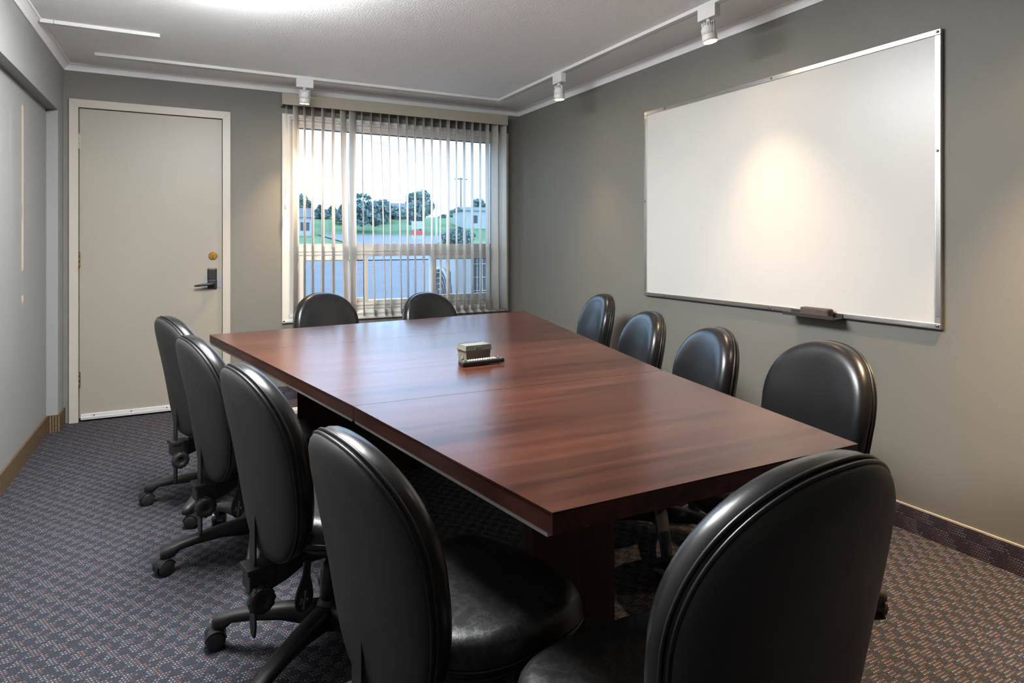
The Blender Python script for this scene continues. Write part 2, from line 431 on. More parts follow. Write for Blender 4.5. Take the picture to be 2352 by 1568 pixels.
# carpet baseboards
BH = 0.105
b1 = MB().box(XR - 0.010, XR, YB, YF, 0, BH); struct(b1.build('baseboard_right', M['carpet_base_y']))
struct(bx('trim_4', M['casing'], None, XR - 0.006, XR, YB, YF, BH, BH + 0.006))
struct(bx('baseboard_far', M['carpet_base_x'], None, 0.28, XR - 0.010, YF - 0.010, YF, 0, BH))
bl = MB(); bl.box(XLR, XLR + 0.012, YB, 4.984, 0, 0.108); bl.box(XLR + 0.012, XL + 0.012, 4.972, 4.984, 0, 0.108); bl.box(XL, XL + 0.012, 4.984, YF, 0, 0.108)
struct(bl.build('baseboard_left', M['carpet_brown']))

# ------------------------------------------------------------------ door
door = struct(empty('door_1', (0, YF, 0)))
def dbx(name, m, x0, x1, y0, y1, z0, z1, bev=0.0, parent=None, label=None):
    return bx(name, m, parent or door, x0, x1, y0, y1, z0, z1, bev=bev, label=label)
slab = dbx('door_panel', M['door'], DX0 + 0.003, DX1 - 0.003, 0.002, 0.045, 0.022, DZ - 0.004, bev=0.002)
CW = 0.054
for nm, poly in (('casing_side', [(DX0 - CW, 0), (DX0, 0), (DX0, DZ), (DX0 - CW, DZ + CW)]),
                 ('casing_side', [(DX1, 0), (DX1 + CW, 0), (DX1 + CW, DZ + CW), (DX1, DZ)]),
                 ('casing_head', [(DX0, DZ), (DX1, DZ), (DX1 + CW, DZ + CW), (DX0 - CW, DZ + CW)])):
    c_ = [sum(p[0] for p in poly) / 4, sum(p[1] for p in poly) / 4]
    pl = [(p[0] + (0.0008 if p[0] < c_[0] else -0.0008), p[1]) for p in poly]
    MB().prism(pl, -0.001, 0.020, Matrix.Rotation(PI / 2, 4, 'X')).build(nm, M['casing'], door)
dbx('jamb', M['casing'], DX0 - 0.012, DX0 - 0.0005, 0.004, 0.09, 0, DZ + 0.012)
dbx('jamb', M['casing'], DX1 + 0.0005, DX1 + 0.012, 0.004, 0.09, 0, DZ + 0.012)
dbx('jamb_head', M['casing'], DX0 - 0.0005, DX1 + 0.0005, 0.004, 0.09, DZ + 0.001, DZ + 0.012)
sw = dbx('door_sweep', M['sweep'], DX0 + 0.012, DX1 - 0.010, -0.012, 0.002, 0.012, 0.052, bev=0.002)
dbx('sweep_bead', M['sweep'], DX0 + 0.012, DX1 - 0.010, -0.015, -0.011, 0.024, 0.030, parent=sw)
for x in (-0.58, -0.36, -0.14, 0.08):
    MB().lathe([(0.004, 0), (0.004, 0.003)], 10, Matrix.Translation((x, -0.015, 0.040)) @ Matrix.Rotation(PI / 2, 4, 'X') @ Matrix.Translation((0, 0, -0.003))).build('screw', M['screw'], sw)
for z, mm in ((1.915, 'hinge_paint'), (1.105, 'hinge'), (0.288, 'hinge')):
    h = MB()
    for k in range(3): h.lathe([(0.0075, z - 0.052 + k * 0.035), (0.0075, z - 0.052 + k * 0.035 + 0.0335)], 12, Matrix.Translation((DX0 - 0.002, -0.006, 0)))
    h.lathe([(0.004, z + 0.052), (0.006, z + 0.056), (0.003, z + 0.060)], 12, Matrix.Translation((DX0 - 0.002, -0.006, 0)))
    h.box(DX0 - 0.012, DX0 + 0.010, -0.003, 0.003, z - 0.052, z + 0.052)
    h.build('hinge', M[mm], door)
# deadbolt: brass rose with thumb turn
Ry = Matrix.Rotation(PI / 2, 4, 'X')   # z axis -> -y
dead = MB().lathe([(0.030, 0), (0.030, 0.004), (0.028, 0.008), (0.026, 0.0095), (0.012, 0.0095)], 32, Matrix.Translation((0.160, 0.002, 1.126)) @ Ry, smooth=False).build('deadbolt', M['brass'], door, 'round brass deadbolt')
MB().box(-0.004, 0.004, -0.030, -0.008, -0.014, 0.014, bev=0.002, mtx=Matrix.Translation((0.160, 0.002, 1.126))).build('thumb_turn', M['brass'], dead)
for dx in (-0.013, 0.013): MB().lathe([(0.0028, 0), (0.0028, 0.0125)], 8, Matrix.Translation((0.160 + dx, 0.002, 1.122)) @ Ry).build('screw', M['brass'], dead)
lv = empty('lever_lock', (0, 0, 0)); lv.parent = door
dbx('wrap_plate', M['plate'], 0.095, DX1 - 0.004, -0.002, 0.002, 0.890, 0.985, parent=lv)
dbx('rose_upper', M['lever'], 0.122, 0.186, -0.024, 0.001, 0.948, 1.036, bev=0.009, parent=lv)
dbx('rose_lower', M['lever'], 0.123, 0.187, -0.021, 0.001, 0.884, 0.955, bev=0.008, parent=lv)
MB().tube([(0.165, 0.0, 0.922), (0.165, -0.035, 0.922), (0.160, -0.050, 0.922), (0.145, -0.056, 0.921), (0.10, -0.056, 0.916), (0.06, -0.054, 0.911), (0.035, -0.051, 0.909)],
          [0.011, 0.011, 0.0115, 0.011, 0.0095, 0.0085, 0.005], 12).build('lever_handle', M['lever'], lv)
dbx('strike_plate', M['plate'], DX1 + 0.0, DX1 + 0.004, -0.002, 0.03, 0.90, 0.965)

# ------------------------------------------------------------------ window
win = struct(empty('window_1', (0, YF, 0)))
def wbx(name, m, x0, x1, y0, y1, z0, z1, bev=0.0, parent=None): return bx(name, m, parent or win, x0, x1, y0, y1, z0, z1, bev=bev)
CWW = 0.055
cx0, cx1, cz0, cz1 = WX0 - CWW, WX1 + CWW - 0.005, WZ0 - CWW, WZ1 + 0.022
for nm, poly in (('casing_side', [(cx0, cz0), (WX0, WZ0), (WX0, WZ1), (cx0, cz1)]), ('casing_side', [(WX1, WZ0), (cx1, cz0), (cx1, cz1), (WX1, WZ1)]),
                 ('casing_head', [(WX0, WZ1), (WX1, WZ1), (cx1, cz1), (cx0, cz1)]), ('casing_sill', [(cx0, cz0), (cx1, cz0), (WX1, WZ0), (WX0, WZ0)])):
    MB().prism(poly, -0.002, 0.022, Ry).build(nm, M['vinyl'], win)
# casing beads
for nm, a in (('casing_bead', (cx0 + 0.006, cx0 + 0.018, cz0, cz1)), ('casing_bead', (WX0 - 0.014, WX0 - 0.004, WZ0, WZ1)), ('casing_bead', (cx0, cx1, cz0 + 0.006, cz0 + 0.018)), ('casing_bead', (WX0, WX1, WZ0 - 0.014, WZ0 - 0.004)),
              ('casing_bead', (WX0, WX1, WZ1 + 0.003, WZ1 + 0.012))):
    wbx(nm, M['vinyl'], a[0], a[1], -0.027, -0.021, a[2], a[3])
# jamb liner
wbx('jamb_liner', M['vinyl'], WX0, WX0 + 0.012, 0.0, 0.20, WZ0, WZ1); wbx('jamb_liner', M['vinyl'], WX1 - 0.012, WX1, 0.0, 0.20, WZ0, WZ1)
wbx('jamb_liner', M['vinyl'], WX0 + 0.012, WX1 - 0.012, 0.0, 0.20, WZ0, WZ0 + 0.012); wbx('jamb_liner', M['vinyl'], WX0 + 0.012, WX1 - 0.012, 0.0, 0.20, WZ1 - 0.012, WZ1)
FY0, FY1 = 0.055, 0.135
gx0, gx1, gz0, gz1 = 0.782, 2.462, 1.214, 2.140     # upper fixed pane
wbx('frame_side', M['vinyl'], WX0 + 0.012, gx0, FY0, FY1, WZ0 + 0.012, WZ1 - 0.012); wbx('frame_side', M['vinyl'], gx1, WX1 - 0.012, FY0, FY1, WZ0 + 0.012, WZ1 - 0.012)
wbx('frame_head', M['vinyl'], gx0, gx1, FY0, FY1, gz1, WZ1 - 0.012)
wbx('frame_head_step', M['vinyl'], gx0, gx1, FY0 - 0.012, FY0, gz1 + 0.024, WZ1 - 0.012)
wbx('transom_bar', M['vinyl'], gx0, gx1, FY0, FY1, 1.112, gz0)
for z in (1.142, 1.168): wbx('transom_groove', M['vinyl'], gx0, gx1, FY0 - 0.006, FY0, z - 0.016, z - 0.003, bev=0.0)
wbx('frame_sill', M['vinyl'], gx0, gx1, FY0, FY1, WZ0 + 0.012, 0.742)
for z in (0.690, 0.715): wbx('sill_step', M['vinyl'], gx0, gx1, FY0 - 0.010, FY0, z - 0.010, z)
wbx('gasket', M['gasket'], gx0, gx1, FY0 + 0.018, FY0 + 0.026, gz1 - 0.006, gz1)
for z in (1.111, 0.739): wbx('gasket', M['gasket'], gx0, gx1, FY0 + 0.003, FY0 + 0.010, z, z + 0.003)
# upper pane, lower centre pane
wbx('pane', M['glass'], gx0, gx1, 0.094, 0.098, gz0, gz1)
mid0, mid1 = 1.338, 1.902
wbx('mullion', M['vinyl'], mid0 - 0.022, mid0, FY0 + 0.01, FY1, 0.742, 1.112); wbx('mullion', M['vinyl'], mid1, mid1 + 0.022, FY0 + 0.01, FY1, 0.742, 1.112)
wbx('pane', M['glass'], mid0, mid1, 0.104, 0.108, 0.742, 1.112)
# two sliding sashes with their own frames
def sash(x0, x1):
    s_ = empty('sliding_sash', (0, 0, 0)); s_.parent = win
    z0, z1, k = 0.742, 1.112, 0.030
    y0, y1 = FY0 - 0.004, FY0 + 0.030
    wbx('stile', M['vinyl'], x0, x0 + k, y0, y1, z0, z1, parent=s_); wbx('stile', M['vinyl'], x1 - k, x1, y0, y1, z0, z1, parent=s_)
    wbx('rail', M['vinyl'], x0 + k, x1 - k, y0, y1, z1 - k, z1, parent=s_); wbx('rail', M['vinyl'], x0 + k, x1 - k, y0, y1, z0, z0 + k * 0.8, parent=s_)
    wbx('pane', M['glass'], x0 + k, x1 - k, y0 + 0.014, y0 + 0.018, z0 + k * 0.8, z1 - k, parent=s_)
    wbx('sash_gasket', M['gasket'], x0 + k, x1 - k, y0 + 0.004, y0 + 0.010, z1 - k - 0.004, z1 - k, parent=s_)
sash(gx0 + 0.001, mid0 - 0.004); sash(mid1 + 0.004, gx1 - 0.001)

# ------------------------------------------------------------------ vertical blind
VY = 5.10
blind = empty('vertical_blind', (0, VY, 0), label='cream vertical blind with beige valance hanging across the window', cat='blind')
bx('valance', M['valance'], blind, 0.630, 2.548, -0.055, -0.045, 2.276, 2.364)
bx('valance_return', M['valance'], blind, 0.630, 0.640, -0.045, 0.079, 2.276, 2.364); bx('valance_return', M['valance'], blind, 2.538, 2.548, -0.045, 0.079, 2.276, 2.364)
bx('head_rail', M['track'], blind, 0.650, 2.530, -0.020, 0.025, 2.315, 2.355)
VANES = [(0.737, 35, 0.0), (0.803, 20, 0.0), (0.864, 23, 0.0), (0.942, 26, 0.0), (1.02, 27, 0.004), (1.097, 43, 0.029), (1.173, 50, 0.007), (1.247, 18, 0.019), (1.32, 8, 0.034), (1.398, 11, 0.045), (1.471, 11, 0.023), (1.547, 10, 0.034), (1.624, 8, 0.015), (1.697, 9, 0.004), (1.772, 7, 0.004), (1.846, 8, 0.004), (1.923, 11, 0.004), (1.995, 2, 0.0), (2.072, 12, 0.004), (2.146, 8, 0.004), (2.221, 8, 0.004), (2.299, 12, 0.004), (2.367, 2, 0.008), (2.442, -19, 0.004), (2.525, -19, 0.004)]
for x, deg, dxb in VANES:
    t = math.radians(deg); d = Vector((math.sin(t), math.cos(t), 0)); p = Vector((d.y, -d.x, 0))
    m = MB(); rows = []
    for z, off in ((2.325, 0.0), (1.5, dxb * 0.55), (0.632, dxb)):
        fr, bk = [], []
        for k in range(7):
            q = (k / 6 - 0.5)
            c = Vector((x + off, 0, z)) + d * (q * 0.089) + p * (0.0055 * (1 - 4 * q * q))
            fr.append(c + p * 0.0006); bk.append(c - p * 0.0006)
        rows.append(fr + bk[::-1])
    m.rings(rows, closed=True)
    m.f.append(tuple(range(13, -1, -1))); m.sm.append(False); m.f.append(tuple(range(28, 42))); m.sm.append(False)
    m.build('vane', M['vane'], blind)
MB().tube([(0.664, 0.0, 2.31), (0.664, 0.002, 1.9), (0.661, 0.0, 1.55)], 0.0022, 6).build('cord', M['cord'], blind)
MB().tube([(0.672, 0.0, 2.31), (0.672, 0.003, 1.9), (0.668, 0.0, 1.62)], 0.0016, 6).build('cord', M['cord'], blind)
MB().lathe([(0.003, 1.48), (0.0075, 1.485), (0.0075, 1.55), (0.004, 1.565)], 12, Matrix.Translation((0.661, 0, 0))).build('cord_tassel', M['cord'], blind)

# ------------------------------------------------------------------ ceiling lights (surface wraparound fixtures)
def ceiling_light(x, y, label):
    fl = empty('ceiling_light', (x, y, ZC), label=label, cat='ceiling light')
    HX, HY = 0.305, 0.61
    bx('pan', M['track'], fl, -HX + 0.02, HX - 0.02, -HY + 0.02, HY - 0.02, -0.012, 0.0)
    prof = [(-HX, -0.012), (-HX, -0.075), (-HX + 0.025, -0.100), (HX - 0.025, -0.100), (HX, -0.075), (HX, -0.012)]
    m_ = MB().prism(prof, -HY, HY, Matrix(((1, 0, 0, 0), (0, 0, 1, 0), (0, 1, 0, 0), (0, 0, 0, 1))))
    m_.build('wraparound_lens', M['diffuser'], fl)
ceiling_light(0.168, 2.565, 'bright white fluorescent fixture cut by the top edge of the picture')

# ------------------------------------------------------------------ track lighting
TZ = ZC - 0.020
tr = empty('light_track', (0, 0, 0), label='long white lighting track running past the blind and along the whiteboard wall', cat='light track')
TY, TX = 4.80, 2.345
def rail(name, x0, x1, y0, y1, along):
    o = bx(name, M['track'], tr, x0, x1, y0, y1, TZ, ZC, bev=0.001)
    return o
rail('rail', -0.535, TX - 0.0175, TY - 0.0175, TY + 0.0175, 0)
rail('rail', TX - 0.0175, TX + 0.0175, -0.2, TY - 0.0185, 1)
bx('corner_joint', M['track'], tr, TX - 0.0185, TX + 0.0185, TY - 0.0185, TY + 0.0185, TZ - 0.002, ZC)
bx('slot', M['gap'], tr, TX + 0.0176, TX + 0.0186, -0.2, 3.05, TZ - 0.0005, TZ + 0.0035); bx('slot', M['gap'], tr, TX + 0.0176, TX + 0.0186, 3.25, TY - 0.03, TZ - 0.0005, TZ + 0.0035)
bx('slot', M['gap'], tr, -0.3, TX - 0.03, TY + 0.0176, TY + 0.0186, TZ - 0.0005, TZ + 0.0035)
tr2 = empty('light_track', (0, 0, 0), label='short separate piece of white track near the soffit, no lamps', cat='light track')
bx('rail', M['track'], tr2, -0.655, -0.150, 4.215 - 0.0175, 4.215 + 0.0175, TZ, ZC, bev=0.001)
bx('end_feed', M['track'], tr2, -0.718, -0.657, 4.215 - 0.0175, 4.215 + 0.0175, TZ, ZC, bev=0.001)

def spot(x, y, rz, tilt, label, power=1.0, side=0.0):
    s_ = empty('track_spotlight', (x, y, TZ), rz, label=label, cat='spotlight', group='spotlights on the ceiling track')
    # local x along the track, tilting about local x; head aims towards local +y
    bx('adapter', M['track'], s_, -0.060, 0.060, -0.019, 0.019, -0.062, 0.0, bev=0.002)
    MB().lathe([(0.012, -0.078), (0.012, -0.062)], 16).build('stem', M['track'], s_)
    yk = MB(); yk.box(-0.040, 0.040, -0.006, 0.006, -0.081, -0.078); yk.box(-0.040, -0.038, -0.006, 0.006, -0.135, -0.078); yk.box(0.038, 0.040, -0.006, 0.006, -0.135, -0.078)
    yk.build('yoke', M['track'], s_)
    hd = empty('lamp_head', (0, 0, -0.125)); hd.parent = s_; hd.rotation_euler = (tilt, side, 0)
    MB().lathe([(0.014, 0.040), (0.020, 0.034), (0.029, 0.026), (0.036, 0.012), (0.0365, -0.018)], 28).build('housing', M['track'], hd)
    fins = MB()
    for k in range(14):
        a = 2 * PI * k / 14
        fins.box(0.016, 0.031, -0.0016, 0.0016, 0.022, 0.044, mtx=Matrix.Rotation(a, 4, 'Z'))
    fins.build('heat_sink', M['track'], hd)
    MB().lathe([(0.0365, -0.018), (0.0375, -0.020), (0.0370, -0.044), (0.0335, -0.052), (0.0335, -0.049)], 28, cap=False).build('collar', M['lamp_rim'], hd)
    MB().lathe([(0.0325, -0.052), (0.0325, -0.0535)], 28).build('lens', M['lamp_lens'], hd)
    ld = bpy.data.lights.new('lamp_beam', 'SPOT'); ld.energy = SPOT_POWER * power; ld.color = WARM
    ld.spot_size = math.radians(74); ld.spot_blend = 1.0; ld.shadow_soft_size = 0.03
    wd = bpy.data.lights.new('lamp_spill', 'SPOT'); wd.energy = SPOT_POWER * power * 0.05; wd.color = WARM
    wd.spot_size = math.radians(136); wd.spot_blend = 0.8; wd.shadow_soft_size = 0.03
    wo = bpy.data.objects.new('lamp_spill', wd); C.objects.link(wo); wo.parent = hd; wo.location = (0, 0, -0.060)
    lo = bpy.data.objects.new('lamp_beam', ld); C.objects.link(lo); lo.parent = hd; lo.location = (0, 0, -0.060)
    return s_
spot(0.755, TY, 0.0, math.radians(8), 'white track spotlight hanging in front of the blind valance', 1.3)
spot(TX, 3.835, -PI / 2, math.radians(3), 'lit white spotlight on the track nearest the room corner', 0.45)
spot(TX, 2.385, -PI / 2, math.radians(6), 'lit white spotlight on the track above the whiteboard', 0.75, -0.12)
spot(TX, 0.90, -PI / 2, math.radians(-2), 'white spotlight at the near end of the track, out of view', 4.6)

# ------------------------------------------------------------------ whiteboard
wb = empty('whiteboard', (XR, 0, 0), label='large blank whiteboard in an aluminium frame on the wall', cat='whiteboard')
Y0, Y1, Z0, Z1 = 1.477, 3.346, 0.873, 2.096
FW = 0.024
bx('board_panel', M['board'], wb, -0.014, -0.004, Y0 + 0.006, Y1 - 0.006, Z0 + 0.006, Z1 - 0.006)
def trimbar(name, y0, y1, z0, z1):
    t = bx(name, M['alu'], wb, -0.020, 0.0, y0, y1, z0, z1, bev=0.002)
    if y1 - y0 > z1 - z0:
        for k in range(3): bx('ridge', M['alu'], t, -0.0215, -0.0198, y0 + FW, y1 - FW, z0 + 0.006 + k * 0.005, z0 + 0.008 + k * 0.005)
    else:
        for k in range(3): bx('ridge', M['alu'], t, -0.0215, -0.0198, y0 + 0.006 + k * 0.005, y0 + 0.008 + k * 0.005, z0 + FW, z1 - FW)
trimbar('frame_bar', Y0, Y1, Z0, Z0 + FW); trimbar('frame_bar', Y0, Y1, Z1 - FW, Z1)
trimbar('frame_bar', Y0, Y0 + FW, Z0 + FW, Z1 - FW); trimbar('frame_bar', Y1 - FW, Y1, Z0 + FW, Z1 - FW)
Rx = Matrix.Rotation(-PI / 2, 4, 'Y')
for y, z in ((3.14, Z1 - 0.012), (2.31, Z1 - 0.012), (1.489, Z1 - 0.012), (1.489, 1.60), (1.489, Z0 + 0.014), (2.32, Z0 + 0.012), (3.14, Z0 + 0.012), (3.334, 1.50)):
    MB().lathe([(0.0055, 0), (0.005, 0.003), (0.002, 0.004)], 12, Matrix.Translation((-0.0215, y, z)) @ Rx).build('screw', M['screw'], wb)
tray = MB(); tray.box(-0.085, -0.020, 1.905, 2.185, 0.868, 0.873); tray.box(-0.090, -0.085, 1.905, 2.185, 0.868, 0.884); tray.box(-0.026, -0.0205, 1.905, 2.185, 0.873, 0.892)
tray.build('pen_tray', M['tray'], wb, 'dark metal pen tray')
er = MB().box(-0.073, -0.028, -0.080, 0.075, 0.0, 0.040, bev=0.008).build('eraser', M['eraser'])
er.location = (XR, 2.025, 0.8732); tag(er, 'worn brown felt whiteboard eraser lying in the pen tray', 'eraser')

# ------------------------------------------------------------------ conference table
tb = empty('conference_table', (0, 0, 0), label='long mahogany conference table, wide at the window end and narrow near', cat='table')
TZ0, TZ1 = 0.7035, 0.745
A = [(0.578, 0.967), (1.428, 0.963)]; Bs = [(0.432, 1.868), (1.590, 1.850)]; Cs = [(0.213, 3.045), (1.915, 3.160)]; Ds = [(0.096, 3.656), (2.098, 3.894)]
def shrink(poly, k):
    cx = sum(p[0] for p in poly) / len(poly); cy = sum(p[1] for p in poly) / len(poly); out = []
    for x, y in poly:
        d = Vector((x - cx, y - cy)); L = d.length; d *= (L - k) / L; out.append((cx + d.x, cy + d.y))
    return out
def top_panel(p):
    q = [p[0], p[1], p[2], p[3]]
    e = 0.0011
    q = [(q[0][0], q[0][1] + e), (q[1][0], q[1][1] + e), (q[2][0], q[2][1] - e), (q[3][0], q[3][1] - e)]
    o = MB().prism(q, TZ1 - 0.004, TZ1).build('top_panel', M['table'], tb)
    i_ = shrink(q, 0.0012)
    MB().prism(i_, TZ0, TZ1 - 0.0042).build('edge_band', M['table_edge'], o)
    return o
top_panel([A[0], A[1], Bs[1], Bs[0]]); top_panel([Bs[0], Bs[1], Cs[1], Cs[0]]); top_panel([Cs[0], Cs[1], Ds[1], Ds[0]])
def bevel_glint(pa, pb):
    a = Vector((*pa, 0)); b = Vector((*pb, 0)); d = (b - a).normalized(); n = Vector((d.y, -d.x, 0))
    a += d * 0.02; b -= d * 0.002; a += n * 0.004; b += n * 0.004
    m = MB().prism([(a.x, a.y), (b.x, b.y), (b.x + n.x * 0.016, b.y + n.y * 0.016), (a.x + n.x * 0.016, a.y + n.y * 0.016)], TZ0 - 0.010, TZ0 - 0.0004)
    m.build('bevel_glint_strip', M['bevel_glint'], tb)  # pale strip standing for the light caught on the lower bevel
for a, b in ((A[0], Bs[0]), (Bs[0], Cs[0]), (Cs[0], Ds[0])): bevel_glint(a, b)
bx('pedestal', M['table_leg'], tb, 0.862, 1.146, 1.552, 1.618, 0, TZ0 - 0.0005, bev=0.002)
pd = MB(); ang = math.radians(-14)
pd.box(0, 1.05, 0, 0.035, 0, TZ0 - 0.0005, mtx=Matrix.Translation((0.505, 3.44, 0)) @ Matrix.Rotation(ang, 4, 'Z')); pd.build('pedestal', M['table_leg'], tb)
bx('stretcher_panel', M['table_leg'], tb, 0.98, 1.02, 1.619, 3.27, 0.46, TZ0 - 0.0005)

# ------------------------------------------------------------------ card box and remote on the table
ZT = TZ1 + 0.0003
ROT = math.radians(4)
cb = empty('file_box', (1.038, 2.362, ZT), ROT, label='small grey-green lidded plastic box standing on the table', cat='box'); cb.scale = (0.79, 0.79, 0.79)
def frus(w0, d0, w1, d1, z0, z1): 
    return [[(-w0, -d0, z0), (w0, -d0, z0), (w0, d0, z0), (-w0, d0, z0)], [(-w1, -d1, z1), (w1, -d1, z1), (w1, d1, z1), (-w1, d1, z1)]]
def frustum(name, m, parent, *a):
    r = frus(*a); b = MB(); b.add(r[0] + r[1], [(3, 2, 1, 0), (4, 5, 6, 7), (0, 1, 5, 4), (1, 2, 6, 5), (2, 3, 7, 6), (3, 0, 4, 7)])
    return b.build(name, m, parent)
frustum('body', M['box'], cb, 0.067, 0.046, 0.071, 0.049, 0.0, 0.062)
lid = frustum('lid', M['box'], cb, 0.074, 0.052, 0.0715, 0.050, 0.062, 0.084)
lr = MB()
for a in ((-0.0765, 0.0765, -0.0545, -0.0515), (-0.0765, 0.0765, 0.0515, 0.0545), (-0.0765, -0.0735, -0.0515, 0.0515), (0.0735, 0.0765, -0.0515, 0.0515)): lr.box(a[0], a[1], a[2], a[3], 0.060, 0.064)
lr.build('lid_rim', M['box'], lid)
tp = MB()
for a in ((-0.0712, 0.0712, -0.0498, -0.0468), (-0.0712, 0.0712, 0.0468, 0.0498), (-0.0712, -0.0682, -0.0468, 0.0468), (0.0682, 0.0712, -0.0468, 0.0468)): tp.box(a[0], a[1], a[2], a[3], 0.084, 0.0862)
tp.build('lid_edge', M['box'], lid)
bx('latch', M['box'], lid, -0.022, 0.020, -0.0545, -0.0505, 0.066, 0.079, bev=0.001)
MB().lathe([(0.017, 0), (0.017, 0.0015), (0.013, 0.0015), (0.013, 0.0006)], 20, Matrix.Translation((-0.0688, 0.0, 0.028)) @ Rx).build('end_disc', M['box'], cb)
rm = empty('remote_control', (1.030, 2.268, ZT), math.radians(1.5), label='black remote control with coloured buttons lying before the small box', cat='remote')
rb = MB(); rb.box(-0.092, 0.092, -0.022, 0.022, 0.003, 0.020, bev=0.005, mtx=Matrix.Rotation(math.radians(-0.8), 4, 'Y')); rb.build('body', M['remote'], rm)
bx('foot', M['remote'], rm, -0.085, -0.02, -0.018, 0.018, 0.0, 0.006)
def btn(x, y, m, r=0.0028, nm='button'):
    MB().lathe([(r, 0.018), (r, 0.0222), (r * 0.7, 0.023)], 8, Matrix.Rotation(math.radians(-0.8), 4, 'Y') @ Matrix.Translation((x, y, 0))).build(nm, m, rm)
for k, mm in enumerate(('btn_red', 'btn_green', 'btn_yellow', 'btn_blue')): btn(-0.060, 0.012 - k * 0.008, M[mm])
for i in range(11):
    for j in range(3): btn(-0.048 + i * 0.0105, 0.011 - j * 0.011, M['btn'], 0.0030 if j != 1 else 0.0036)
btn(0.080, 0.012, M['btn_red'], 0.0036); btn(0.080, -0.010, M['btn_green'], 0.0036)
btn(-0.078, 0.0, M['btn'], 0.003)

# ------------------------------------------------------------------ office chair (faces local +x, origin on the floor under the hub)
BW, BHT, REC = 0.462, 0.554, 0.179
def outline(n, W, H):
    hw = W / 2; tc = H - 0.23; pts = []
    for i in range(n):
        a = 2 * PI * i / n; c, s_ = math.cos(a), math.sin(a)
        if s_ >= 0: e, b = 2.213, 0.23
        else: e, b = 3.07, tc
        x = math.copysign(abs(c) ** (2 / e), c) * hw; y = math.copysign(abs(s_) ** (2 / e), s_) * b
        if s_ < 0: x *= 1 - 0.084 * (-y / b)
        pts.append((x, tc + y))
    return pts
def pad_ring(n, dep, sh, W=BW, H=BHT):
    out = []
    for s_, t in outline(n, W, H):
        s2 = s_ * sh; t2 = H * 0.47 + (t - H * 0.47) * (1 - (1 - sh) * W / H)
        q = t2 / H
        bend = 0.010 * math.sin(PI * min(1, max(0, q))) - 0.004
        wrap = 0.036 * (s2 / (W / 2)) ** 2
        out.append((s2, t2, dep + bend + wrap))
    return out
def pad_xf(p, x0, z0):   # (s, t, depth) -> local chair coords; s>0 towards chair's right (-y)
    s_, t, d = p
    return Vector((x0 - math.sin(REC) * t + math.cos(REC) * d, -s_, z0 + math.cos(REC) * t + math.sin(REC) * d))
